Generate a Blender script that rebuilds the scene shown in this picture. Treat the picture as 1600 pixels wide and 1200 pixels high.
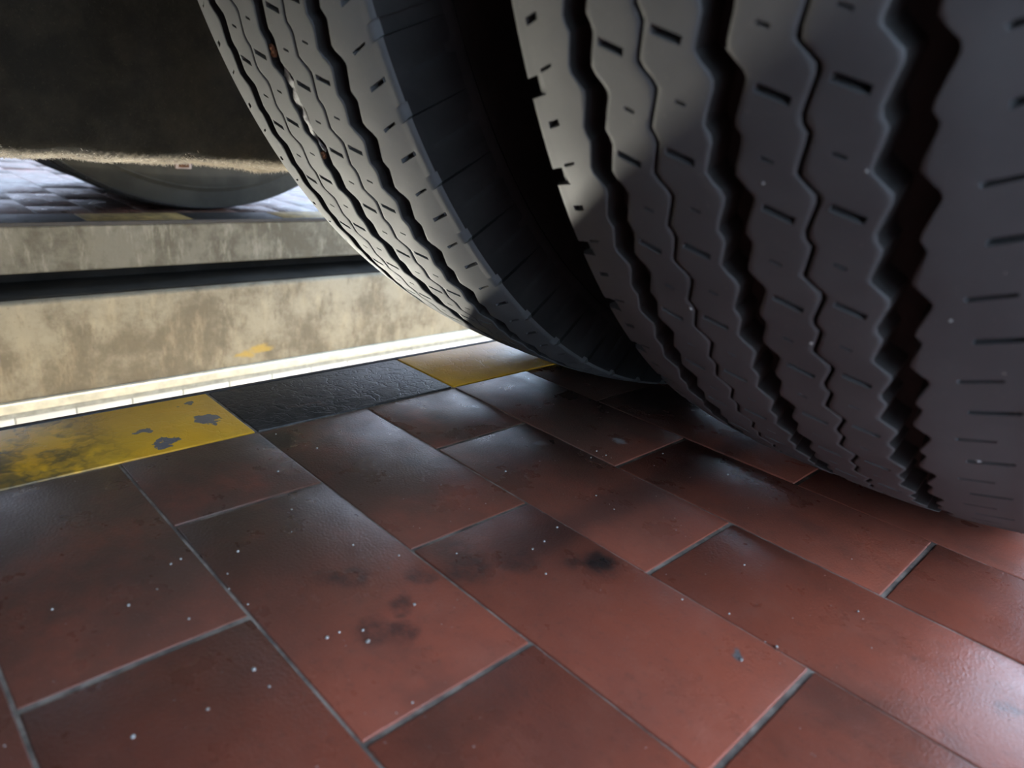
import bpy, bmesh, math, random
import numpy as np
from mathutils import Vector, Matrix

for o in list(bpy.data.objects):
    bpy.data.objects.remove(o)
scn = bpy.context.scene
C = scn.collection
RND = random.Random(7)

# ------------------------------------------------------------------ camera
FW = Vector((-0.65280941, 0.6774427, -0.33898564))
RT = Vector((0.69252028, 0.7150654, 0.09537891))
UP = Vector((-0.30701065, 0.17249018, 0.93594423))
cam_d = bpy.data.cameras.new('camera')
cam = bpy.data.objects.new('camera', cam_d)
C.objects.link(cam)
m = Matrix.Identity(4)
for i in range(3):
    m[i][0], m[i][1], m[i][2] = RT[i], UP[i], -FW[i]
m[0][3], m[1][3], m[2][3] = 0.38476, -0.02820, 0.24338
cam.matrix_world = m
cam_d.sensor_width = 36
cam_d.lens = 36 * 1108.8 / 1600
cam_d.clip_start = 0.01
cam_d.dof.use_dof = True
cam_d.dof.focus_distance = 0.62
cam_d.dof.aperture_fstop = 8.0
scn.camera = cam

# ------------------------------------------------------------------ world
SKY = 8.8
w = bpy.data.worlds.new('world')
scn.world = w
w.use_nodes = True
bg = w.node_tree.nodes['Background']
bg.inputs[0].default_value = (0.57, 0.75, 1.0, 1)
bg.inputs[1].default_value = SKY
LAMP_FAR, LAMP_NEAR = 270.0, 40.0

vs = scn.view_settings
vs.view_transform = 'Standard'
vs.look = 'None'
vs.gamma = 1
vs.use_curve_mapping = False
vs.exposure = 0.0


# ------------------------------------------------------------------ materials
class NT:
    def __init__(self, name):
        self.mat = bpy.data.materials.new(name)
        self.mat.use_nodes = True
        self.t = self.mat.node_tree
        self.b = self.t.nodes['Principled BSDF']

    def n(self, typ, **kw):
        x = self.t.nodes.new(typ)
        for k, v in kw.items():
            setattr(x, k, v)
        return x

    def lk(self, a, b):
        self.t.links.new(a, b)

    def val(self, x, sock):
        if isinstance(x, (int, float)):
            sock.default_value = x
        elif isinstance(x, (tuple, list)):
            sock.default_value = tuple(x) + ((1,) if len(x) == 3 and sock.type == 'RGBA' else ())
        else:
            self.lk(x, sock)

    def pos(self):
        return self.n('ShaderNodeNewGeometry').outputs['Position']

    def obj(self):
        return self.n('ShaderNodeTexCoord').outputs['Object']

    def rnd(self):
        return self.n('ShaderNodeObjectInfo').outputs['Random']

    def scale(self, v, s):
        x = self.n('ShaderNodeVectorMath', operation='MULTIPLY')
        self.lk(v, x.inputs[0])
        x.inputs[1].default_value = s
        return x.outputs[0]

    def noise(self, v, sc, det=4, rough=.55, dist=0, col=False):
        x = self.n('ShaderNodeTexNoise')
        self.lk(v, x.inputs['Vector'])
        x.inputs['Scale'].default_value = sc
        x.inputs['Detail'].default_value = det
        x.inputs['Roughness'].default_value = rough
        x.inputs['Distortion'].default_value = dist
        return x.outputs['Color' if col else 'Fac']

    def voro(self, v, sc, feat='DISTANCE_TO_EDGE'):
        x = self.n('ShaderNodeTexVoronoi', feature=feat)
        self.lk(v, x.inputs['Vector'])
        x.inputs['Scale'].default_value = sc
        return x.outputs['Distance']

    def ramp(self, f, a, b, lo=0.0, hi=1.0):
        x = self.n('ShaderNodeMapRange', interpolation_type='SMOOTHSTEP')
        self.lk(f, x.inputs['Value'])
        x.inputs['From Min'].default_value = a
        x.inputs['From Max'].default_value = b
        x.inputs['To Min'].default_value = lo
        x.inputs['To Max'].default_value = hi
        return x.outputs['Result']

    def math(self, op, a, b=0.0):
        x = self.n('ShaderNodeMath', operation=op)
        self.val(a, x.inputs[0])
        self.val(b, x.inputs[1])
        return x.outputs[0]

    def mix(self, f, a, b):
        x = self.n('ShaderNodeMix', data_type='RGBA')
        self.val(f, x.inputs['Factor'])
        self.val(a, x.inputs[6])
        self.val(b, x.inputs[7])
        return x.outputs[2]

    def spots(self, v, lst):
        """max of soft discs at world points (x, y, z, radius)"""
        out = None
        for (x_, y_, z_, r_) in lst:
            d = self.n('ShaderNodeVectorMath', operation='DISTANCE')
            self.lk(v, d.inputs[0])
            d.inputs[1].default_value = (x_, y_, z_)
            s = self.ramp(d.outputs['Value'], r_ * .35, r_, 1, 0)
            out = s if out is None else self.math('MAXIMUM', out, s)
        return out

    def bump(self, h, strength=.3, dist=.001, nrm=None):
        x = self.n('ShaderNodeBump')
        x.inputs['Strength'].default_value = strength
        x.inputs['Distance'].default_value = dist
        self.lk(h, x.inputs['Height'])
        if nrm is not None:
            self.lk(nrm, x.inputs['Normal'])
        return x.outputs[0]

    def done(self, col, rough, nrm=None, spec=.5, metal=0):
        self.val(col, self.b.inputs['Base Color'])
        self.val(rough, self.b.inputs['Roughness'])
        self.b.inputs['Specular IOR Level'].default_value = spec
        self.b.inputs['Metallic'].default_value = metal
        if nrm is not None:
            self.lk(nrm, self.b.inputs['Normal'])
        return self.mat


def warp(t, v, sc, amt):
    """vector displaced by noise"""
    nz = t.noise(v, sc, 3, .6, col=True)
    s = t.n('ShaderNodeVectorMath', operation='SUBTRACT')
    t.lk(nz, s.inputs[0])
    s.inputs[1].default_value = (.5, .5, .5)
    a = t.n('ShaderNodeVectorMath', operation='MULTIPLY_ADD')
    t.lk(s.outputs[0], a.inputs[0])
    a.inputs[1].default_value = (amt, amt, amt)
    t.lk(v, a.inputs[2])
    return a.outputs[0]


def mat_tread():
    t = NT('tread_rubber')
    p = t.pos()
    big = t.noise(p, 14, 4, .6)
    fine = t.noise(p, 420, 3, .7)
    col = t.mix(t.ramp(big, .3, .75), (.074, .077, .077), (.106, .109, .107))
    col = t.mix(t.ramp(fine, .62, .75, 0, .35), col, (.17, .165, .15))
    h = t.noise(p, 900, 4, .7)
    return t.done(col, t.ramp(big, .2, .8, .62, .78), t.bump(h, .25, .0006), .35)


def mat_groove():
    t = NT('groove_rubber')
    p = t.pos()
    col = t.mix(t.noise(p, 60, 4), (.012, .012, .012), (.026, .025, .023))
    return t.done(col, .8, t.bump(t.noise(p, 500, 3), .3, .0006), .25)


def mat_sidewall():
    t = NT('sidewall_rubber')
    p = t.pos()
    col = t.mix(t.ramp(t.noise(p, 22, 5, .6), .35, .7), (.011, .011, .0105), (.021, .0205, .019))
    return t.done(col, .7, t.bump(t.noise(p, 400, 3), .2, .0008), .2)


def mat_tile():
    t = NT('red_quarry_tile')
    p = t.pos()
    r = t.rnd()
    base = t.mix(r, (.268, .068, .039), (.318, .084, .049))
    mott = t.noise(p, 9, 5, .6)
    base = t.mix(t.ramp(mott, .35, .7, 0, .55), base, (.165, .062, .045))
    base = t.mix(t.ramp(t.noise(p, 38, 5, .65), .45, .75, 0, .45), base, (.30, .10, .065))
    # noise-shaped grime, then a browner, darker tone that builds up towards the pit
    gr = t.noise(warp(t, p, 12, .05), 5.5, 5, .65)
    base = t.mix(t.ramp(gr, .48, .72, 0, .62), base, (.060, .040, .032))
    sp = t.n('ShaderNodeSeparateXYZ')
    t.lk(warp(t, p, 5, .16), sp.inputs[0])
    pit_side = t.math('MULTIPLY', t.ramp(sp.outputs[0], .0, .21, 1, 0), t.ramp(t.noise(p, 7, 6, .7), .28, .55, .35, .92))
    base = t.mix(pit_side, base, (.070, .046, .034))
    wp = warp(t, p, 55, .016)
    dark = t.spots(wp, [(-.0845, .2055, 0, .024), (.1733, .2837, 0, .020), (.164, .272, 0, .014), (.0901, .1467, 0, .011),
                        (.0985, .1561, 0, .013), (.1425, .1431, 0, .014), (.1512, .1545, 0, .012),
                        (.129, .2153, 0, .022), (.112, .222, 0, .016), (.142, .245, 0, .018), (-.098, .3572, 0, .010),
                        (-.098, .4147, 0, .018), (-.0506, .3403, 0, .014), (.135, .165, 0, .010),
                        (.118, .19, 0, .012), (.375, .3535, 0, .008), (.0, .27, 0, .012)])
    base = t.mix(t.math('MULTIPLY', dark, t.ramp(t.noise(p, 75, 4, .7), .3, .65, .12, .72)), base, (.030, .024, .022))
    strong = t.spots(wp, [(-.0845, .2055, 0, .020), (.1733, .2837, 0, .013)])
    base = t.mix(t.math('MULTIPLY', strong, .85), base, (.022, .020, .019))
    # dark soft-edged band, parallel to the pit
    sx = t.n('ShaderNodeSeparateXYZ')
    t.lk(warp(t, p, 30, .03), sx.inputs[0])
    d = t.math('ABSOLUTE', t.math('SUBTRACT', sx.outputs[0], .133))
    band = t.math('MULTIPLY', t.ramp(d, .004, .022, 1, 0), t.ramp(sx.outputs[1], .20, .27, 0, 1))
    base = t.mix(t.math('MULTIPLY', band, .5), base, (.040, .028, .025))
    pale = t.spots(wp, [(.0314, .3799, 0, .008), (.067, .4408, 0, .007)])
    base = t.mix(t.math('MULTIPLY', pale, .7), base, (.32, .30, .29))
    base = t.mix(t.ramp(t.noise(p, 950, 3, .7), .60, .72, 0, .35), base, (.30, .19, .15))
    base = t.mix(t.ramp(t.noise(p, 170, 5, .7), .50, .80, 0, .5), base, (.10, .045, .034))
    chip = t.spots(wp, [(.2703, .2766, 0, .0052)])
    base = t.mix(chip, base, (.12, .105, .10))
    rough = t.ramp(t.noise(p, 24, 4, .6), .3, .75, .25, .42)
    h1 = t.noise(p, 620, 3, .6)
    h2 = t.noise(p, 60, 3, .5)
    nr = t.bump(h1, .55, .0006, t.bump(h2, .04, .001))
    return t.done(base, rough, nr, .30)


def mat_grout():
    t = NT('grey_grout')
    p = t.pos()
    col = t.mix(t.ramp(t.noise(p, 55, 5, .65), .35, .7), (.12, .098, .082), (.36, .30, .25))
    return t.done(col, .75, t.bump(t.noise(p, 300, 4), .6, .001), .4)


def mat_yellow():
    t = NT('yellow_border_paint')
    p = t.pos()
    wp = warp(t, p, 45, .035)
    base = t.mix(t.ramp(t.noise(p, 18, 5, .6), .35, .7), (.72, .36, .020), (.80, .43, .030))
    # grime with a shape of its own, crackled at the older end
    cr = t.voro(wp, 62)
    gm = t.ramp(t.noise(wp, 15, 4, .6), .40, .58)
    sx = t.n('ShaderNodeSeparateXYZ')
    t.lk(p, sx.inputs[0])
    end = t.ramp(sx.outputs[1], .05, .13, 1, 0)
    base = t.mix(t.math('MULTIPLY', t.math('MULTIPLY', t.ramp(cr, .0, .16, 1, 0), gm), end), base, (.055, .045, .030))
    base = t.mix(t.math('MULTIPLY', gm, t.math('ADD', t.math('MULTIPLY', end, .75), .14)), base, (.14, .095, .035))
    fl = t.spots(warp(t, p, 90, .030), [(-.150, .1775, 0, .0150), (-.1405, .181, 0, .0095), (-.151, .129, 0, .0085),
                                        (-.1235, .141, 0, .0095), (-.1185, .1345, 0, .0075), (-.186, .178, 0, .0075),
                                        (-.185, .205, 0, .006)])
    flm = t.ramp(fl, .42, .5)
    base = t.mix(flm, base, (.135, .120, .125))
    h = t.math('SUBTRACT', t.noise(p, 40, 5, .7), t.math('MULTIPLY', flm, .7))
    hc = t.math('ADD', h, t.math('MULTIPLY', t.ramp(t.voro(wp, 48), 0, .06), .35))
    return t.done(base, .38, t.bump(hc, .30, .0012), .5)


def mat_black():
    t = NT('black_border_paint')
    p = t.pos()
    wp = warp(t, p, 40, .04)
    base = t.mix(t.ramp(t.noise(p, 60, 5, .7), .4, .7), (.020, .019, .018), (.050, .044, .041))
    base = t.mix(t.ramp(t.noise(wp, 32, 4, .6), .62, .70, 0, .8), base, (.075, .050, .040))
    cr = t.ramp(t.voro(t.scale(wp, (1, .45, 1)), 75), 0, .09)
    h = t.math('ADD', t.noise(p, 150, 5, .75), t.math('MULTIPLY', cr, .5))
    return t.done(base, .46, t.bump(h, .5, .0014), .4)


def mat_concrete(name, c1, c2, c3, streak=1.0):
    t = NT(name)
    p = t.pos()
    base = t.mix(t.ramp(t.noise(p, 9, 6, .7), .42, .60), c1, c2)
    base = t.mix(t.ramp(t.noise(t.scale(p, (1, 1, .28)), 40, 6, .7), .5, .66, 0, .75 * streak), base, c3)
    base = t.mix(t.ramp(t.noise(p, 130, 4, .7), .62, .78, 0, .45), base, (.055, .045, .035))
    base = t.mix(t.ramp(t.noise(p, 17, 5, .7), .60, .72, 0, .45), base, (.10, .085, .06))
    h = t.noise(p, 85, 6, .7)
    return t.done(base, .82, t.bump(h, .5, .003), .3)


def mat_low_wall():
    t = NT('pit_concrete')
    p = t.pos()
    base = t.mix(t.ramp(t.noise(p, 6, 6, .7), .40, .62), (.19, .158, .112), (.36, .315, .235))
    base = t.mix(t.ramp(t.noise(t.scale(p, (1, 1, .3)), 34, 6, .7), .48, .72, 0, .5), base, (.47, .39, .27))
    base = t.mix(t.ramp(t.noise(t.scale(p, (1, 1, .35)), 20, 6, .75), .55, .68, 0, .6), base, (.15, .125, .09))
    base = t.mix(t.ramp(t.noise(p, 110, 5, .75), .58, .72, 0, .6), base, (.10, .082, .06))
    base = t.mix(t.ramp(t.noise(p, 75, 5, .75), .64, .74, 0, .6), base, (.52, .45, .34))
    yl = t.spots(warp(t, t.scale(p, (1, .45, 1.3)), 60, .025), [(-1.08, .30, -.365, .016), (-1.08, .285, -.375, .013)])
    base = t.mix(t.math('MULTIPLY', yl, .8), base, (.50, .33, .07))
    h = t.noise(p, 85, 6, .7)
    return t.done(base, .82, t.bump(h, .5, .003), .3)


def mat_simple(name, col, rough=.5, spec=.5, metal=0, var=.25, sc=30, bs=.15):
    t = NT(name)
    p = t.pos()
    dk = tuple(c * (1 - var) for c in col)
    lt = tuple(min(1, c * (1 + var)) for c in col)
    base = t.mix(t.ramp(t.noise(p, sc, 5, .6), .3, .7), dk, lt)
    return t.done(base, rough, t.bump(t.noise(p, sc * 6, 4), bs, .001), spec, metal)


def mat_housing():
    t = NT('greasy_dust_coated_metal')
    p = t.pos()
    wp = warp(t, p, 20, .03)
    base = t.mix(t.ramp(t.noise(wp, 16, 5, .65), .35, .7), (.012, .010, .007), (.028, .023, .016))
    base = t.mix(t.ramp(t.noise(p, 260, 4, .7), .55, .8, 0, .4), base, (.07, .06, .042))
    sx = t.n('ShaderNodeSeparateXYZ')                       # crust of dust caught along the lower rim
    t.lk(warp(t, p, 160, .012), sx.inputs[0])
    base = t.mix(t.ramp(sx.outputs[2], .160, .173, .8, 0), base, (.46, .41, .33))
    h = t.math('ADD', t.noise(p, 240, 5, .75), t.noise(p, 45, 4, .6))
    return t.done(base, .9, t.bump(h, .7, .003), .2)


def mat_dust():
    t = NT('fluffy_road_dust')
    p = t.pos()
    col = t.mix(t.noise(p, 90, 3), (.50, .45, .37), (.76, .71, .62))
    return t.done(col, .95, None, .1)


def mat_emit(name, col, s):
    t = NT(name)
    t.b.inputs['Base Color'].default_value = (.9, .9, .9, 1)
    t.b.inputs['Emission Color'].default_value = tuple(col) + (1,)
    t.b.inputs['Emission Strength'].default_value = s
    return t.mat


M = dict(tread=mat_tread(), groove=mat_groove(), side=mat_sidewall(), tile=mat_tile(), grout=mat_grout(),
         yellow=mat_yellow(), black=mat_black(), low=mat_low_wall(),
         conc=mat_concrete('upper_pit_concrete', (.125, .112, .085), (.20, .185, .148), (.30, .28, .23)),
         floorconc=mat_concrete('pit_floor_concrete', (.30, .29, .26), (.40, .38, .34), (.45, .43, .39)),
         rail=mat_simple('recess_shade_black', (.035, .033, .030), .9, .15, 0, .3, 8, .05),  # near-black stands in for the shade inside the recess
         lip=mat_simple('dark_steel_edge', (.030, .026, .026), .5, .5, 0, .3, 40),
         cream=mat_simple('cream_rail_paint', (.74, .70, .57), .6, .4, 0, .15, 45, .4),
         white=mat_simple('white_glazed_tile', (.88, .88, .85), .18, .5, 0, .04, 12, .03),
         wgrout=mat_simple('pale_wall_grout', (.40, .40, .36), .8, .3, 0, .2, 60),
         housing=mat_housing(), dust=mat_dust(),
         lit_side=mat_simple('lit_sidewall_rubber', (.055, .051, .041), .75, .3, 0, .25, 14),  # lighter sidewall copy; pit light on the far tyres put into its colour
         worn=mat_simple('worn_yellow_paint', (.26, .17, .055), .6, .4, 0, .5, 40),
         pale=mat_simple('bounce_wall_pale', (.90, .82, .82), .8, .3, 0, .05, 3),  # pale tone of the added left wall, tuned to bounce light
         wall=mat_simple('workshop_wall_paint', (.42, .43, .45), .8, .3, 0, .12, 3),
         steel=mat_simple('painted_dark_steel', (.035, .034, .033), .55, .5, 0, .3, 30),
         rim=mat_simple('dusty_rim_steel', (.10, .095, .085), .55, .5, 0, .3, 30),
         panel=mat_simple('underbody_panel', (.025, .025, .025), .8, .3, 0, .3, 12),
         mark=mat_simple('pale_sidewall_mark', (.50, .40, .36), .6, .4, 0, .2, 80),
         stone=mat_simple('pale_stone', (.42, .40, .37), .8, .3, 0, .3, 300),
         foil=mat_simple('grey_plastic_film', (.24, .245, .255), .45, .5, 0, .6, 160, .8),
         leaf=mat_simple('dry_brown_leaf', (.13, .055, .026), .8, .2, 0, .4, 150, .5),
         casing=mat_simple('white_lamp_casing', (.7, .7, .7), .5, .5, 0, .05, 20),
         glow=mat_emit('bright_tube_glow', (1.0, .955, .84), LAMP_FAR),
         glow2=mat_emit('old_tube_glow', (1.0, .955, .84), LAMP_NEAR))


# ------------------------------------------------------------------ helpers
def link(name, me, mat, parent=None, loc=None):
    o = bpy.data.objects.new(name, me)
    C.objects.link(o)
    if mat is not None and not me.materials:
        for x in (mat if isinstance(mat, (list, tuple)) else [mat]):
            me.materials.append(x)
    if parent is not None:
        o.parent = parent
    if loc is not None:
        o.location = loc
    return o


def tag(o, label, cat, group=None):
    o['label'] = label
    o['category'] = cat
    if group:
        o['group'] = group
    return o


def struct(o):
    o['kind'] = 'structure'
    return o


def mesh_from(name, verts, faces, smooth=None, matidx=None):
    me = bpy.data.meshes.new(name)
    verts = np.asarray(verts, dtype=np.float32)
    faces = np.asarray(faces, dtype=np.int32)
    nf = len(faces)
    me.vertices.add(len(verts))
    me.vertices.foreach_set('co', verts.ravel())
    me.loops.add(nf * 4)
    me.loops.foreach_set('vertex_index', faces.ravel())
    me.polygons.add(nf)
    me.polygons.foreach_set('loop_start', np.arange(nf, dtype=np.int32) * 4)
    if matidx is not None:
        me.polygons.foreach_set('material_index', np.asarray(matidx, dtype=np.int32))
    me.update(calc_edges=True)
    me.validate()
    if smooth:
        me.polygons.foreach_set('use_smooth', np.ones(len(me.polygons), dtype=bool))
        me.set_sharp_from_angle(angle=math.radians(smooth))
    return me


def grid_faces(nr, nc, close_rows):
    i = np.arange(nr if close_rows else nr - 1)
    j = np.arange(nc - 1)
    I, J = np.meshgrid(i, j, indexing='ij')
    I2 = (I + 1) % nr
    return np.stack([I * nc + J, I * nc + J + 1, I2 * nc + J + 1, I2 * nc + J], -1).reshape(-1, 4)


def bm_mesh(name, fn, smooth=None):
    bm = bmesh.new()
    fn(bm)
    bmesh.ops.recalc_face_normals(bm, faces=bm.faces)
    me = bpy.data.meshes.new(name)
    bm.to_mesh(me)
    bm.free()
    if smooth:
        for pl in me.polygons:
            pl.use_smooth = True
        me.set_sharp_from_angle(angle=math.radians(smooth))
    return me


def add_box(bm, lo, hi, bev=0.0, seg=1):
    r = bmesh.ops.create_cube(bm, size=1)
    vs_ = r['verts']
    for v in vs_:
        v.co = Vector([(lo[i] + hi[i]) / 2 + v.co[i] * (hi[i] - lo[i]) for i in range(3)])
    if bev:
        es = list({e for v in vs_ for e in v.link_edges})
        bmesh.ops.bevel(bm, geom=es, offset=bev, segments=seg, affect='EDGES', profile=.5)


def box_mesh(name, lo, hi, bev=0.0, seg=1):
    return bm_mesh(name, lambda bm: add_box(bm, lo, hi, bev, seg))


def tube_mesh(name, p0, p1, r, n=20, caps=True):
    def fn(bm):
        d = Vector(p1) - Vector(p0)
        mt = Matrix.Translation((Vector(p0) + Vector(p1)) / 2) @ d.to_track_quat('Z', 'Y').to_matrix().to_4x4()
        bmesh.ops.create_cone(bm, cap_ends=caps, segments=n, radius1=r, radius2=r, depth=d.length, matrix=mt)
    return bm_mesh(name, fn, 40)


def lathe_mesh(name, prof, n=72):
    """prof: list of (x, r); axis is X"""
    th = np.arange(n) / n * 2 * math.pi
    P = np.array(prof)
    V = np.zeros((n, len(P), 3))
    V[:, :, 0] = P[None, :, 0]
    V[:, :, 1] = -np.sin(th)[:, None] * P[None, :, 1]
    V[:, :, 2] = -np.cos(th)[:, None] * P[None, :, 1]
    return mesh_from(name, V.reshape(-1, 3), grid_faces(n, len(P), True), 35)


# ------------------------------------------------------------------ the setting: floor beside the pit
PX0, PX1 = -0.208, -1.137          # near and far lip of the inspection pit
BX = -0.1064                       # inner edge of the painted border row
TW, TL = 0.1, 0.204                # row pitch along the pit, tile pitch across
JA, JB = 0.0016, 0.0032            # joint widths
TT = 0.012                         # tile thickness
Y0, Y1 = -2.6, 5.0

floor = struct(link('floor', box_mesh('floor_bed', (PX0 + .004, Y0, -.16), (3.0, Y1, -.0011)), M['grout']))
floor_far = struct(link('floor', box_mesh('floor_bed_far', (-4.6, Y0, -.085), (PX1 - .004, Y1, -.0011)), M['grout']))


def tile_mesh(name, lx, ly):
    def fn(bm):
        add_box(bm, (-lx / 2, -ly / 2, -TT), (lx / 2, ly / 2, 0), .0008, 2)
    return bm_mesh(name, fn, 50)


tmesh = {}


def get_tile(lx, ly, mat):
    k = (round(lx, 4), round(ly, 4), mat)
    if k not in tmesh:
        me = tile_mesh('tile', lx, ly)
        me.materials.append(M[mat])
        tmesh[k] = me
    return tmesh[k]


def lay_tiles(parent, side, far):
    rest = []                                     # boxes past the built range
    x_in = BX if side > 0 else PX1 - .1016
    lim_x = 2.9 if side > 0 else -4.5
    for k in range(-25, 49):
        y0, y1 = k * TW, (k + 1) * TW
        off = (0.0955 if k % 2 == 0 else -0.0065) if side > 0 else (x_in - TL if k % 2 == 0 else x_in - TL / 2)
        cuts = [x_in]
        x = off
        if side > 0:
            while x < lim_x:
                if x > x_in + .02:
                    cuts.append(x)
                x += TL
        else:
            while x > lim_x:
                cuts.append(x)
                x -= TL
        for a, b in zip(cuts, cuts[1:]):
            xa, xb = min(a, b), max(a, b)
            lx, ly = xb - xa - JB, TW - JA
            cx, cy = (xa + xb) / 2, (y0 + y1) / 2
            near = (-.35 < cy < 1.35 and cx < 1.0) if side > 0 else (0.05 < cy < 1.7 and cx > -2.05)
            if near:
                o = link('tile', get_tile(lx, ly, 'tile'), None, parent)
                o.location = (cx, cy, RND.uniform(-.0005, .0004) * (1 if side > 0 else .2))
                k_ = 1 if side > 0 else .2
                o.rotation_euler = (RND.uniform(-.003, .003) * k_, RND.uniform(-.002, .002) * k_, 0)
            else:
                rest.append((cx - lx / 2, cx + lx / 2, cy - ly / 2, cy + ly / 2))
    V, F = [], []
    for (a, b, c, d) in rest:
        i = len(V)
        V += [(a, c, 0), (b, c, 0), (b, d, 0), (a, d, 0), (a, c, -.006), (b, c, -.006), (b, d, -.006), (a, d, -.006)]
        F += [(i, i + 1, i + 2, i + 3), (i, i + 4, i + 5, i + 1), (i + 1, i + 5, i + 6, i + 2),
              (i + 2, i + 6, i + 7, i + 3), (i + 3, i + 7, i + 4, i)]
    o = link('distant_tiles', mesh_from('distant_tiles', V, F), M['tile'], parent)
    o['kind'] = 'stuff'
    # painted border: 10 x 20 cm blocks, yellow and black in turn
    bx0, bx1 = (PX0 + .005, BX) if side > 0 else (PX1 - .1016, PX1 - .005)
    for k in range(-7 if side > 0 else -2, 16):
        cy = (k + .5) * .2 + (0 if side > 0 else -.04)
        m_ = ('yellow' if k % 2 == 0 else 'black') if side > 0 else ('worn' if k % 2 == 0 else 'black')
        o = link('painted_border_tile', get_tile(bx1 - bx0 - .0022, .2 - .0028, m_), None, parent)
        o.location = ((bx0 + bx1) / 2, cy, .0003 + RND.uniform(-.0002, .0002))


lay_tiles(floor, 1, False)
lay_tiles(floor_far, -1, True)

# steel lips along the pit
struct(link('trim_1', box_mesh('lip', (PX0 - .0005, Y0, -.07), (PX0 + .005, Y1, .0004), .0012, 2), M['lip']))
struct(link('trim_2', box_mesh('lip', (PX1 - .005, Y0, -.007), (PX1 + .002, Y1, .0006), .001, 2), M['lip']))

# pit walls
struct(link('wall_pit_near', box_mesh('near_pit_wall', (PX0 + .002, Y0, -1.5), (PX0 + .2, Y1, -.15)), M['low']))
wl = struct(link('wall_pit_far', box_mesh('far_pit_wall_top', (PX1 - .25, Y0, -.092), (PX1, Y1, -.007), .003, 2), M['conc']))


def shelf(bm):
    add_box(bm, (PX1 - .25, Y0, -.335), (-1.082, Y1, -.131), .008, 3)
bmw = link('lower_wall', bm_mesh('lower_wall', shelf, 40), M['low'], wl)
link('jack_rail', bm_mesh('jack_rail', lambda bm: (add_box(bm, (PX1 - .10, Y0, -.131), (-1.100, Y1, -.1265), .001, 1),
                                                    add_box(bm, (PX1 - .11, Y0, -.131), (PX1 - .09, Y1, -.092)))), M['rail'], wl)


def cream_fn(bm):
    add_box(bm, (PX1 - .2, Y0, -.334), (-1.073, Y1, -.313), .003, 2)
struct(link('trim_3', bm_mesh('cream_rail', cream_fn, 40), M['cream']))
struct(link('trim_4', box_mesh('rail_grey_bead', (PX1 - .2, Y0, -.3440), (-1.0765, Y1, -.3345), .002, 2), M['wgrout']))  # grey line between the cream rail and the white tiles
wt = link('wall_tile_bed', box_mesh('wall_tile_bed', (PX1 - .2, Y0, -1.5), (-1.0815, Y1, -.3435)), M['wgrout'], wl)
wtile = bm_mesh('wall_tile', lambda bm: add_box(bm, (-.006, -.0488, -.0488), (0, .0488, .0488), .0012, 2), 50)
wtile.materials.append(M['white'])
rest = []
for r_ in range(11):
    for k in range(-22, 46):
        cy, cz = .191 + k * .1 + .05 - .1, -.3935 - r_ * .1
        if r_ < 2 and -.2 < cy < 1.7:
            link('wall_tile', wtile, None, wt, (-1.0785, cy, cz))
        elif cz > -1.5:
            rest.append((cy, cz))
V, F = [], []
for (cy, cz) in rest:
    i = len(V)
    for x_ in (-1.0785, -1.084):
        V += [(x_, cy - .0488, cz - .0488), (x_, cy + .0488, cz - .0488), (x_, cy + .0488, cz + .0488), (x_, cy - .0488, cz + .0488)]
    F += [(i, i + 1, i + 2, i + 3)] + [(i + a, i + 4 + a, i + 4 + (a + 1) % 4, i + (a + 1) % 4) for a in range(4)]
o = link('distant_wall_tiles', mesh_from('distant_wall_tiles', V, F), M['white'], wt)
o['kind'] = 'stuff'
struct(link('floor', box_mesh('pit_floor', (PX1 - .2, Y0, -1.6), (PX0 + .2, Y1, -1.5)), M['floorconc']))
struct(link('wall_pit_end', box_mesh('pit_end', (PX1 - .2, Y1, -1.6), (PX0 + .2, Y1 + .1, -.01)), M['low']))
struct(link('wall_pit_end', box_mesh('pit_end', (PX1 - .2, Y0 - .1, -1.6), (PX0 + .2, Y0, -.01)), M['low']))


# unseen workshop shell added to hold back sky light; openings let some in
def side_wall(bm):
    add_box(bm, (1.8, -3.4, -.1), (2.0, SKY_GAP[0], 3.6))
    add_box(bm, (1.8, SKY_GAP[1], -.1), (2.0, 2.6, 3.6))
    add_box(bm, (1.8, SKY_GAP[0], 2.4), (2.0, SKY_GAP[1], 3.6))
SKY_GAP = (-.95, 1.0)  # opening sized for the daylight reaching floor and tyre
struct(link('wall_right', bm_mesh('wall_right', side_wall), M['wall']))
struct(link('wall_front', box_mesh('wall_front', (-4.6, -3.6, -.1), (2.0, -3.4, 3.6)), M['wall']))
struct(link('wall_left', box_mesh('wall_left', (-4.75, -3.6, -.1), (-4.6, 5.0, 1.3)), M['pale']))  # unseen, added to block low sky and bounce pale light
struct(link('ceiling', box_mesh('ceiling', (-1.9, -3.6, 3.6), (2.0, 2.6, 3.75)), M['wall']))

# ------------------------------------------------------------------ pit lamps
def pit_lamp(x, y0, y1, z, facing, label, glow='glow'):
    e = bpy.data.objects.new('pit_lamp', None)
    C.objects.link(e)
    wx = x - facing * .05
    e.location = (wx, (y0 + y1) / 2, z)
    L = (y1 - y0) / 2
    link('casing', box_mesh('casing', (min(0, facing * .03), -L, -.03), (max(0, facing * .03), L, .03), .004, 2), M['casing'], e)
    link('light_baffle', box_mesh('light_baffle', (min(0, facing * .062), -L, .022), (max(0, facing * .062), L, .026)), M['casing'], e)  # added baffle, keeps tube light off the wall above
    link('tube', tube_mesh('tube', (facing * .05, -L + .03, 0), (facing * .05, L - .03, 0), .014, 16), M[glow], e)
    for s in (-1, 1):
        link('tube_holder', box_mesh('tube_holder', (facing * .04 - .018, s * L - s * .015 - .015, -.02),
                                     (facing * .04 + .026, s * L - s * .015 + .015, .02), .003, 2), M['casing'], e)
    tag(e, label, 'lamp')
    return e


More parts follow.
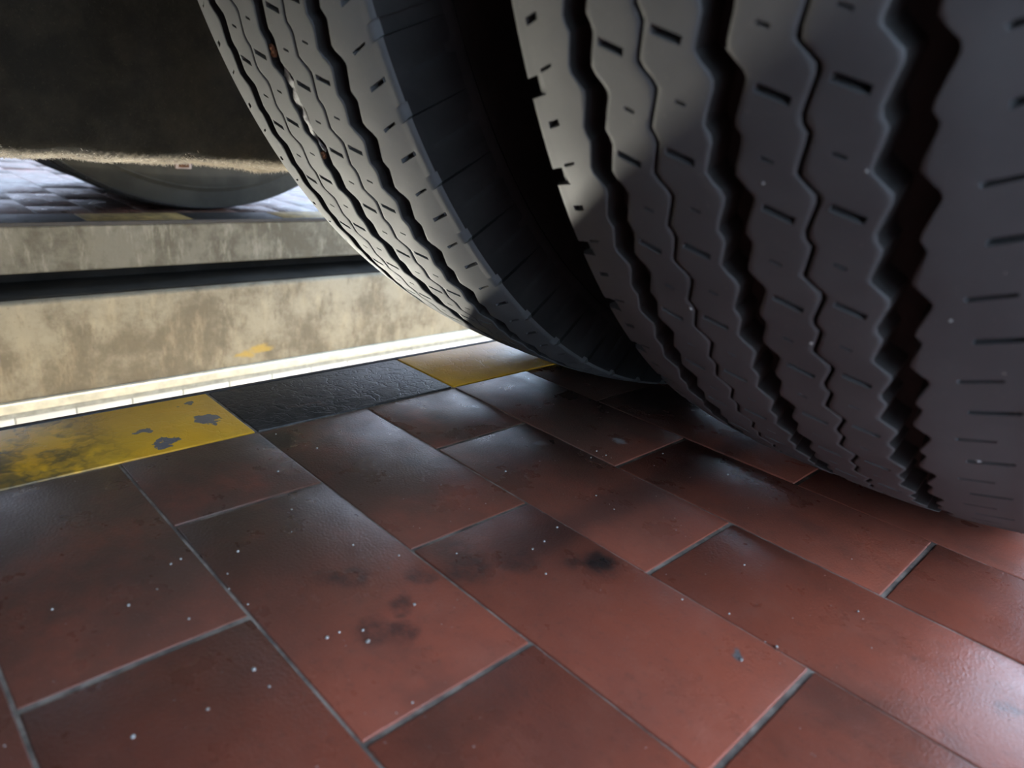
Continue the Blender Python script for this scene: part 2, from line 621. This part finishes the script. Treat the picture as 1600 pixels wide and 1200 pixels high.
pit_lamp(-1.01, -.30, .85, -.475, 1, 'fluorescent tube lamp on the tiled far pit wall, end towards the viewer')
pit_lamp(-1.01, 1.15, 2.3, -.475, 1, 'fluorescent tube lamp on the tiled far pit wall, end beyond the tyres')
pit_lamp(PX0 - .048, -.9, .3, -.62, -1, 'fluorescent tube lamp on the near pit wall under the yellow border tile', 'glow2')
pit_lamp(PX0 - .048, .6, 1.8, -.62, -1, 'fluorescent tube lamp on the near pit wall under the tyres', 'glow2')

# ------------------------------------------------------------------ the truck
truck = bpy.data.objects.new('truck', None)
C.objects.link(truck)
tag(truck, 'heavy vehicle with dual tyres parked astride the inspection pit', 'truck')

R = 0.500
NP = 67
PITCH = 2 * math.pi * R / NP
AY = 0.657
AZ = R - 0.004


def zig(s, s0, x, amp=1.0):
    """zigzag offset (m) of a groove edge at arc position s"""
    t = np.mod((s - s0 - .13 * (x + .036)) / PITCH, 1.0)
    return amp * np.interp(t, [0, .03, .30, .34, .415, .445, .76, .82, .97, 1],
                           np.array([-3.4, -3.1, .9, .8, -1.8, -1.7, 3.7, 3.7, -3.0, -3.4]) * 1e-3)


def crown(x):
    return R - .0105 * (np.abs(x) / .108) ** 3.0


def place(x, r, s):
    th = s / R
    V = np.stack([x, -r * np.sin(th), -r * np.cos(th)], -1)
    V[..., 2] = np.maximum(V[..., 2], -AZ + .0003)      # flattened where it stands
    return V


def s_lines(sl, s0):
    L = [i * PITCH / 14 for i in range(14)]
    L = [l for l in L]
    crit = []
    for (_, _, sc, wd, dp) in sl:
        c = (sc - 0) % PITCH
        for d in (-wd / 2 - .00025, -wd / 2, wd / 2, wd / 2 + .00025):
            crit.append((c + d) % PITCH)
    L = [l for l in L if all(abs(l - c) > .0007 and abs(abs(l - c) - PITCH) > .0007 for c in crit)]
    L = np.array(sorted(L + crit))
    return (np.arange(NP)[:, None] * PITCH + L[None]).ravel()


def rib_mesh(name, xl, xr, hl, slots, slant, s0):
    """a middle tread rib between wavy edges at xl, xr (m); slots: (x0, x1, s, width, depth)"""
    ss = s_lines(slots, s0)
    xc = (xl + xr) / 2
    e = .00022
    cols = set()
    for (a, b, _, _, _) in slots:
        cols |= {a - e, a, b, b + e}
    xs = sorted(cols)
    xs = [xl, xl + .0006, xl + .0022] + [x for x in xs if xl + .003 < x < xr - .003] + [xr - .0022, xr - .0006, xr]
    nom = np.array([xl, xl] + xs + [xr, xr])
    S = ss[:, None] + slant * (nom[None] - xc)
    zl = zig(S, s0, xl)
    zr = zig(S, s0, xr)
    v = np.clip((nom - xl) / (xr - xl), 0, 1)[None]
    X = nom[None] + zl * (1 - v) + zr * v
    Rr = crown(X) + 0 * S
    # slots
    for (a, b, sc, wd, dp) in slots:
        inx = (nom >= a - 1e-7) & (nom <= b + 1e-7)
        d = np.mod(ss - sc + PITCH / 2, PITCH) - PITCH / 2
        ins = np.abs(d) <= wd / 2 + 1e-6
        Rr -= dp * (ins[:, None] & inx[None])
    # edge bevel and walls
    Rr[:, 2] -= .0007
    Rr[:, -3] -= .0007
    Rr[:, 3] -= .00015
    Rr[:, -4] -= .00015
    Rr[:, 1] -= .006
    Rr[:, -2] -= .006
    Rr[:, 0] -= .0145
    Rr[:, -1] -= .0145
    X[:, 0] -= hl[0]
    X[:, 1] -= hl[0] * .4
    X[:, -1] += hl[1]
    X[:, -2] += hl[1] * .4
    nc = len(nom)
    F = grid_faces(len(ss), nc, True)
    mi = np.zeros((len(ss), nc - 1), int)
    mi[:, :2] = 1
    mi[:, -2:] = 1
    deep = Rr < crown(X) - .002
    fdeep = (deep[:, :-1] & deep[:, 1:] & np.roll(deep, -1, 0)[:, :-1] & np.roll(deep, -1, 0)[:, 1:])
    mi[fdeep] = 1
    # side faces of slots too
    V = place(X, Rr, S)
    return mesh_from(name, V.reshape(-1, 3), F[:, ::-1], 40, mi.ravel())


def shoulder_mesh(name, side, slots, notch_s, slant, s0, plain=False, ext=0.0):
    """side -1 / +1: outer rib, its edge and the buttress below"""
    sl = list(slots) + [(0, 0, notch_s, .0095, 0)]
    ss = s_lines(sl, s0)
    xi = .071
    e = .00022
    prof = [(.102, 0, 0), (.1050, .0003, 0), (.1072, .0012, 0), (.1088, .0032, 0), (.1102, .0075, 0), (.1125, .0155, 0),
            (.1148, .0235, 0), (.1166, .0320, 0), (.1182, .0420, 0), (.1188, .0470, 0)]
    cols = set()
    for (a, b, _, _, _) in slots:
        cols |= {a - e, a, b, b + e}
    top = [xi, xi + .0006, xi + .0022] + [x for x in sorted(cols) if x > xi + .003] + [.0992]
    nom = np.array([xi, xi] + top + [p_[0] for p_ in prof])
    ramp_ext = np.interp(nom, [.085, .1050, .1102, .1188], [0, ext, ext, 0])
    drop = np.array([.0145, .006, .0007, .00015] + [0] * (len(top) - 2) + [p_[1] for p_ in prof])
    S = ss[:, None] + slant * (np.minimum(nom, .108)[None] - .09) * side
    fade = np.clip((.1 - nom) / (.1 - xi), 0, 1)[None]
    X = nom[None] * side + zig(S, s0, side * xi) * fade
    Rr = np.where(nom[None] < .1021, crown(np.abs(X)), crown(.102)) - drop[None] + 0 * S
    X[:, 0] -= side * .0016
    X[:, 1] -= side * .0006
    X += side * ramp_ext[None]
    base = Rr.copy()
    for (a, b, sc, wd, dp) in slots:
        inx = (nom >= a - 1e-7) & (nom <= b + 1e-7)
        d = np.mod(ss - sc + PITCH / 2, PITCH) - PITCH / 2
        Rr -= dp * ((np.abs(d) <= wd / 2 + 1e-6)[:, None] & inx[None])
    d = np.mod(ss - notch_s + PITCH / 2, PITCH) - PITCH / 2
    inn = (np.abs(d) <= .00475 + 1e-6)[:, None] * (0.0 if plain else 1.0)
    wgt = np.clip((nom - (.0965 if side < 0 else .1025)) / .005, 0, 1) * np.clip((.1175 - nom) / .003, 0, 1)
    Rr -= inn * (.0042 if side < 0 else .0026) * wgt[None]
    X -= side * inn * (.0035 if side < 0 else .0022) * (wgt * np.clip((nom - .104) / .004, 0, 1))[None]
    # small radial lugs lower on the buttress
    d2 = np.mod(ss - notch_s + PITCH, PITCH) / PITCH
    lug = ((d2 > .42) & (d2 < .56))[:, None] * np.clip((nom - .111) / .002, 0, 1)[None] * np.clip((.119 - nom) / .002, 0, 1)[None]
    X -= side * lug * (0 if plain else .0012)
    nc = len(nom)
    F = grid_faces(len(ss), nc, True)
    mi = np.zeros((len(ss), nc - 1), int)
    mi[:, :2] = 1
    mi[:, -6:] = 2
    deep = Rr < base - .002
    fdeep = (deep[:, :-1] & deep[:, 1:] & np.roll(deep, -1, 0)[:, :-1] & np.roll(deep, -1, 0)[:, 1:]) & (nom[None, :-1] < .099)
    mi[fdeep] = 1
    V = place(X, Rr, S)
    if side > 0:
        F = F[:, ::-1]
    return mesh_from(name, V.reshape(-1, 3), F, 40, mi.ravel())


def carcass_mesh(name):
    half = [(0, .487), (.03, .4868), (.064, .485), (.085, .4825), (.100, .478), (.110, .466), (.1160, .456), (.1185, .4485),
            (.1200, .4465), (.1208, .4440), (.1198, .4425), (.1212, .438), (.1230, .425), (.1245, .408), (.1250, .39), (.1245, .37), (.1225, .352),
            (.1200, .338), (.1212, .335), (.1204, .332), (.1180, .328), (.1150, .312), (.112, .300), (.109, .291), (.104, .284), (.09, .282)]
    prof = [(-x, r) for x, r in half[::-1]] + half[1:]
    P = np.array(prof)
    n = 360
    S = (np.arange(n) / n * 2 * math.pi * R)[:, None] + 0 * P[None, :, 0]
    X = P[None, :, 0] + 0 * S
    Rr = P[None, :, 1] + 0 * S
    # bulge of the sidewall above the ground
    th = S / R
    bul = np.clip((np.cos(th) - .85) / .15, 0, 1) * .003 * np.clip((.46 - Rr) / .03, 0, 1) * np.clip((Rr - .33) / .06, 0, 1)
    X = X + np.sign(X) * bul
    V = place(X, Rr, S)
    mi = np.zeros((n, len(P) - 1), int)
    mid = (np.abs(P[:-1, 0]) < .105) & (P[:-1, 1] > .47)
    mi[:, mid] = 1
    return mesh_from(name, V.reshape(-1, 3), grid_faces(n, len(P), True)[:, ::-1], 35, mi.ravel())


def tyre_meshes(s0, plain_l=False, plain_r=False, side='side', ext_r=0.0):
    """s0: arc position of a left peak of the zigzag at x = -36 mm"""
    k = s0 - .505
    mm = .001
    def sl(a, b, s, wd, dp):
        return (a * mm, b * mm, s * mm + k, wd * mm, dp * mm)
    out = []
    out.append(('shoulder_rib', shoulder_mesh('shoulder_rib', -1,
               [(.0895, .0985, .5215 + k, .003, .006), (.0845, .0945, .4995 + k, .0014, .004)], .494 + k, .33, s0, plain_l)))
    # note: shoulder columns are measured outwards from the middle
    out.append(('tread_rib', rib_mesh('tread_rib', -.0572, -.0329, (.0016, 0),
               [sl(-53.5, -39.8, 510, 2.9, 6), sl(-47.0, -41.5, 533, 1.0, 3)], -.30, s0)))
    out.append(('tread_rib', rib_mesh('tread_rib', -.0311, -.0063, (0, .0016),
               [sl(-27.2, -12.6, 514.5, 2.9, 6), sl(-21.8, -16.6, 537, 1.0, 3)], -.30, s0)))
    out.append(('tread_rib', rib_mesh('tread_rib', .0063, .0311, (.0016, 0),
               [sl(10.8, 25.8, 542, 2.9, 6), sl(16.0, 21.4, 564.5, 1.0, 3)], -.30, s0)))
    out.append(('tread_rib', rib_mesh('tread_rib', .0329, .0572, (0, .0016),
               [sl(37.0, 51.4, 546, 2.9, 6), sl(41.8, 47.4, 568.5, 1.0, 3)], -.30, s0)))
    out.append(('shoulder_rib', shoulder_mesh('shoulder_rib', 1,
               [(.0885, .1000, .4935 + k, .0026, .006), (.0845, .0965, .5160 + k, .0014, .004)], .518 + k, .42, s0, plain_r, ext_r)))
    for _, me in out:
        for x in ('tread', 'groove', side):
            me.materials.append(M[x])
    ca = carcass_mesh('tyre')
    ca.materials.append(M[side])
    ca.materials.append(M['groove'])
    return ca, out


rim_me = lathe_mesh('rim', [(-.105, .283), (-.113, .296), (-.108, .297), (-.100, .280), (-.085, .268), (-.03, .262), (.03, .262),
                            (.085, .268), (.100, .280), (.108, .297), (.113, .296), (.105, .283)], 96)
rim_me.materials.append(M['rim'])


def disc_mesh(sgn):
    return lathe_mesh('wheel_disc', [(sgn * .02, .265), (sgn * .035, .24), (sgn * .085, .20), (sgn * .10, .17), (sgn * .10, .11),
                                     (sgn * .092, .11), (sgn * .092, .17), (sgn * .077, .198), (sgn * .027, .236), (sgn * .012, .265)], 64)


def make_tyre(x, meshes, label, dsg, y=AY):
    ca, parts = meshes
    t = link('tyre', ca, None, truck, (x, y, AZ))
    t['label'] = label
    for nm, me in parts:
        link(nm, me, None, t)
    link('rim', rim_me, None, t)
    d = link('wheel_disc', disc_mesh(dsg), M['rim'], t)
    return t


mA = tyre_meshes(.505, False, True, 'side', .006)
mB = tyre_meshes(.497, True, False)
mF = tyre_meshes(.497, True, True, 'lit_side')
t_out = make_tyre(.2385, mA, 'nearest tyre of the dual pair, filling the right of the view', 1)
t_in = make_tyre(-.086, mB, 'tyre nearest the pit edge, tread lit pale grey', -1)
t_fi = make_tyre(-1.372, mF, 'tyre across the pit, inner sidewall showing', 1, .64)
t_fo = make_tyre(-1.697, mF, 'outermost tyre across the pit, almost hidden', -1, .64)
def mark_fn(bm):
    add_box(bm, (.1215, -.017, -.006), (.1278, .017, .006), .0015, 2)
    n0 = len(bm.faces)
    add_box(bm, (.1225, -.0115, -.0035), (.1286, .0115, .0045), .001, 1)
    bm.faces.ensure_lookup_table()
    for f_ in bm.faces[n0:]:
        f_.material_index = 1
mk = link('sidewall_mark', bm_mesh('sidewall_mark', mark_fn), [M['mark'], M['leaf']], t_fi)
mk.location = (.0045, -.060, -.398)
mk['label'] = 'small pale rectangular mark on the tyre sidewall'

# axle, hubs, underbody
link('axle_tube', tube_mesh('axle_tube', (-1.55, AY, AZ), (.33, AY, AZ), .075, 32), M['steel'], truck)
for x0, x1 in ((.14, .36), (-.2, -.0), (-1.36, -1.2), (-1.8, -1.6)):
    link('hub', tube_mesh('hub', (x0, AY, AZ), (x1, AY, AZ), .13, 40), M['steel'], truck)
link('sky_block_panel', box_mesh('sky_block_panel', (-1.95, -3.2, .62), (.44, .02, .74), .01, 2), M['panel'], truck)  # unseen panel added overhead to keep sky light off the floor
link('sky_block_arch', bm_mesh('sky_block_arch', lambda bm: (add_box(bm, (-1.95, .02, 1.08), (.40, 1.3, 1.2)),
                                                     add_box(bm, (-1.95, 0, .74), (.40, .03, 1.2)))), M['panel'], truck)  # added above the wheels as a sky blocker too
for x_ in (.425, -1.95):  # unseen skirts added to narrow the daylight from both sides
    link('sky_block_skirt', box_mesh('sky_block_skirt', (x_, -3.2, .155), (x_ + .015, .0, .64), .004, 2), M['panel'], truck)
link('sky_block_skirt', box_mesh('sky_block_skirt', (.425, .93, .155), (.44, 1.3, 1.08), .004, 2), M['panel'], truck)  # added to stop daylight entering behind the outer tyre
link('sky_block_flap', box_mesh('sky_block_flap', (-.215, 1.26, .025), (.355, 1.268, 1.08), .003, 2), M['groove'], truck)  # unseen, added so the gap between the tyres stays black
link('sky_block_bulkhead', box_mesh('sky_block_bulkhead', (-1.94, -2.0, .22), (.40, -1.96, .64), .004, 2), M['panel'], truck)  # unseen, added to cut light coming from behind the viewer
for xr in (-.34, -1.10):
    link('frame_rail', bm_mesh('frame_rail', lambda bm: (add_box(bm, (xr - .004, -3, .78), (xr + .004, 1.4, 1.02)),
                                                         add_box(bm, (xr - .04, -3, .78), (xr + .04, 1.4, .788)),
                                                         add_box(bm, (xr - .04, -3, 1.012), (xr + .04, 1.4, 1.02)))), M['steel'], truck)
for yc in (-1.2, 1.3):
    link('crossmember', box_mesh('crossmember', (-1.10, yc - .05, .84), (-.34, yc + .05, .98), .006, 2), M['steel'], truck)


# housing slung over the pit: long rounded body, its lower rim furred with dust
def housing_profile(y):
    zb = .1610 - .005 * max(0, min(1, (y - .36) / .08))
    zb += .0012 * math.sin(y * 41) + .0008 * math.sin(y * 97 + 1)
    xf = -.535
    pr = [(xf - .06, .93), (xf - .012, .80), (xf, .60), (xf, .40), (xf - .004, zb + .10), (xf - .010, zb + .045)]
    for a in range(0, 100, 15):
        an = math.radians(a)
        pr.append((xf - .012 - .028 + .028 * math.cos(an), zb + .028 - .028 * math.sin(an)))
    pr += [(xf - .10, zb + .001), (xf - .20, zb + .004), (xf - .30, zb + .02), (xf - .36, zb + .08), (xf - .38, .40), (xf - .36, .93)]
    return pr


ys = np.arange(-.95, 1.051, .02)
V = []
for y in ys:
    for i_, (x, z) in enumerate(housing_profile(float(y))):
        k = .0012
        V.append((x + k * math.sin(y * 63 + i_), y, z + k * math.sin(y * 83 + 2 * i_)))
npf = len(housing_profile(0))
F = list(map(tuple, grid_faces(len(ys), npf, False)))
me = mesh_from('housing', V, F, 50)
bmh = bmesh.new()
bmh.from_mesh(me)
bmesh.ops.holes_fill(bmh, edges=[e_ for e_ in bmh.edges if e_.is_boundary], sides=0)
bmesh.ops.recalc_face_normals(bmh, faces=bmh.faces)
bmh.to_mesh(me)
bmh.free()
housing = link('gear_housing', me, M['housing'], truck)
housing['label'] = 'big dark grime-coated metal housing over the pit with a furry dusty lower rim'

# dust fur on the rim: short bent fibres and flakes
rs = np.random.RandomState(3)
V, F = [], []
for q in range(24000):
    y = rs.uniform(-.30, .95)
    pr = housing_profile(y)
    u_ = min(1.0, abs(rs.normal(0, .15)))                      # densest on the underside edge, thinning up the side
    j = 12 - u_ * 7.4
    j0 = int(j)
    x0 = pr[j0][0] + (pr[j0 + 1][0] - pr[j0][0]) * (j - j0)
    z0 = pr[j0][1] + (pr[j0 + 1][1] - pr[j0][1]) * (j - j0)
    ln = rs.uniform(.0015, .0052) * (1.3 if y > .3 else .9) * (1 - .45 * u_)
    d = np.array([rs.uniform(-.1, .7), rs.normal(.35, .7), rs.normal(-.15, .55)])
    d = d / np.linalg.norm(d) * ln
    wv = np.cross(d, rs.normal(0, 1, 3))
    wv = wv / np.linalg.norm(wv) * rs.uniform(.00012, .00034)
    p0 = np.array([x0, y, z0])
    p1 = p0 + d * .55 + rs.uniform(-.0006, .0006, 3)
    p2 = p0 + d
    i = len(V)
    V += [p0 - wv, p0 + wv, p1 + wv * .8, p1 - wv * .8, p2 + wv * .3, p2 - wv * .3]
    F += [(i, i + 1, i + 2, i + 3), (i + 3, i + 2, i + 4, i + 5)]
fur = link('dust_fringe', mesh_from('dust_fringe', V, F), M['dust'], housing)
fur['kind'] = 'stuff'
fur['label'] = 'pale furry fringe of caught dust and fibres'


# ------------------------------------------------------------------ small loose things
def stone_mesh(seed):
    r_ = random.Random(seed)
    def fn(bm):
        bmesh.ops.create_icosphere(bm, subdivisions=1, radius=1)
        for v in bm.verts:
            v.co *= r_.uniform(.7, 1.15)
            v.co.z *= .75
    me = bm_mesh('pebble', fn, 60)
    me.materials.append(M['stone'])
    return me


stones = [stone_mesh(i) for i in range(5)]
PEB = [(.0352, .0272), (.0532, .0563), (.0303, .0851), (.0481, .0717), (.0807, .0753), (.132, .0844), (.1455, .085), (.1418, .0595),
       (.0693, .1003), (.087, .1025), (.1376, .0314), (.0287, .091), (.1476, .1352), (.1332, .1278), (.1383, .1703), (.1389, .1377),
       (.0963, .1904), (.1146, .2192), (.1613, .2482), (.1385, .2604), (.1332, .1211), (.1921, .1291), (.2958, .3699), (.23, .3576),
       (.2254, .2942), (.2728, .2759), (.2798, .3009), (.2492, .3053), (.0532, .3184), (.0554, .3535), (.0782, .4083), (.0685, .4077),
       (.1173, .348), (.1374, .3435), (.1303, .2919), (.1567, .4656), (.1032, .4527), (.0741, .3941), (.1368, .2726), (-.0551, .2229),
       (-.037, .182), (.0395, .1187), (.056, .1054), (.0715, .1746), (.0146, .1651), (-.0947, .2097)]
for i, (x, y) in enumerate(PEB):
    s = RND.uniform(.0006, .0011) * (1.25 if i in (0, 1, 2, 5, 12, 28) else 1)
    o = link('grit_speck', stones[i % 5], None, None, (x, y, s * .6))
    o.scale = (s, s, s)
    o.rotation_euler = (0, 0, RND.uniform(0, 6))
    tag(o, 'tiny pale speck of grit lying on the red floor tiles', 'grit', 'specks of grit on the floor')

# finer dust between them, uncountable
V, F = [], []
for q in range(420):
    x, y = rs.uniform(-.2, .42), rs.uniform(-.05, .47)
    s = rs.uniform(.00012, .00038)
    i = len(V)
    V += [(x - s, y, .0001), (x, y - s, .0001), (x + s, y, .0001), (x, y + s, .0001), (x, y, .0001 + s * 1.2), (x, y, .0001 + s * 1.2)]
    F += [(i, i + 1, i + 4, i + 4), (i + 1, i + 2, i + 4, i + 4), (i + 2, i + 3, i + 4, i + 4), (i + 3, i, i + 4, i + 4)]
me = bpy.data.meshes.new('fine_dust')
me.from_pydata(V, [], [f[:3] for f in F])
o = link('fine_dust', me, M['stone'])
o['kind'] = 'stuff'
tag(o, 'fine pale dust grains scattered over the red floor tiles', 'dust')


def on_tyre(tx, x, s, up=0.0):
    r = float(crown(np.array(x))) + up
    th = s / R
    return Vector((tx + x, AY - r * math.sin(th), AZ - r * math.cos(th)))


def chip(x, s, size, label, dims=(1, 1, 1), up=0.0, rot=0):
    o = link('stone_chip', stones[int(s * 1000) % 5], None, None, on_tyre(.2385, x, s, up))
    o.scale = tuple(size * .62 * d for d in dims)
    o.rotation_euler = (.6, rot, 0)
    tag(o, label, 'stone', 'stone chips stuck in the nearest tyre')
    return o


chip(-.0345, .427, .0014, 'white stone chip wedged in the thin zigzag groove of the nearest tyre', (2.3, 1, .9), -.0005, .7)
chip(.028, .426, .0014, 'pale stone chip in the second zigzag groove of the nearest tyre', (1, 1, 1.2))
chip(.052, .517, .0010, 'pale speck by the edge of the right wide groove of the nearest tyre')
chip(.099, .430, .0017, 'white stone chip stuck in a slot of the right shoulder rib', (1.3, 1, 1))
chip(.093, .355, .0016, 'pale smear of stone low on the right shoulder rib', (1.8, 1, .8))
chip(.015, .508, .0010, 'pale speck on the middle rib of the nearest tyre')
chip(.081, .456, .0010, 'small pale speck on the right shoulder rib beside the wide groove')
chip(.095, .481, .0010, 'small pale speck high on the right shoulder rib')

# strip of grey film and a scrap of leaf caught in the middle groove of the tyre by the pit
pts = [(.000, .545, .0000), (.0012, .538, .0012), (.0002, .531, .0006), (-.0012, .524, .0014), (-.0018, .516, .0004),
       (-.0030, .508, .0014), (-.0032, .500, .0008), (-.0015, .492, .0012), (-.0005, .485, .0008)]
V, F = [], []
for i, (x, s, u) in enumerate(pts):
    wd = [.0015, .0042, .0046, .0036, .0042, .0026, .0022, .0018, .001][i]
    for j in range(4):
        V.append(on_tyre(-.086, x + (j - 1.5) / 1.5 * wd, s + .0015 * math.sin(j * 2 + i), -.0038 + u + .0011 * math.sin(i * 2.3 + j * 1.9)))
V2 = [tuple(v) for v in V]
me = mesh_from('film_strip', V2, list(map(tuple, grid_faces(len(pts), 4, False))), 60)
o = link('plastic_film_strip', me, M['foil'])
sm = o.modifiers.new('thickness', 'SOLIDIFY')
sm.thickness = .0004
tag(o, 'crumpled grey plastic film strip caught in a tread groove of the lit tyre', 'litter')
for (x, s, u, sz, lab) in ((-.002, .556, -.001, .0058, 'brown dry leaf scrap in the groove above the grey film strip'),
                           (.0000, .4835, .0002, .0036, 'brown leaf crumb at the lower end of the grey film strip')):
    V = []
    n1 = 5
    for i in range(n1):
        for j in range(n1):
            a, b = i / (n1 - 1) - .5, j / (n1 - 1) - .5
            kx = 1 - 1.1 * abs(a) ** 1.5
            V.append(tuple(on_tyre(-.086, x + b * sz * kx, s + a * sz * 1.4, u + .0016 * math.sin(i * 1.7 + j * 2.1))))
    me = mesh_from('leaf_scrap', V, list(map(tuple, grid_faces(n1, n1, False))), 60)
    o = link('leaf_scrap', me, M['leaf'])
    o.modifiers.new('thickness', 'SOLIDIFY').thickness = .0004
    tag(o, lab, 'leaf')
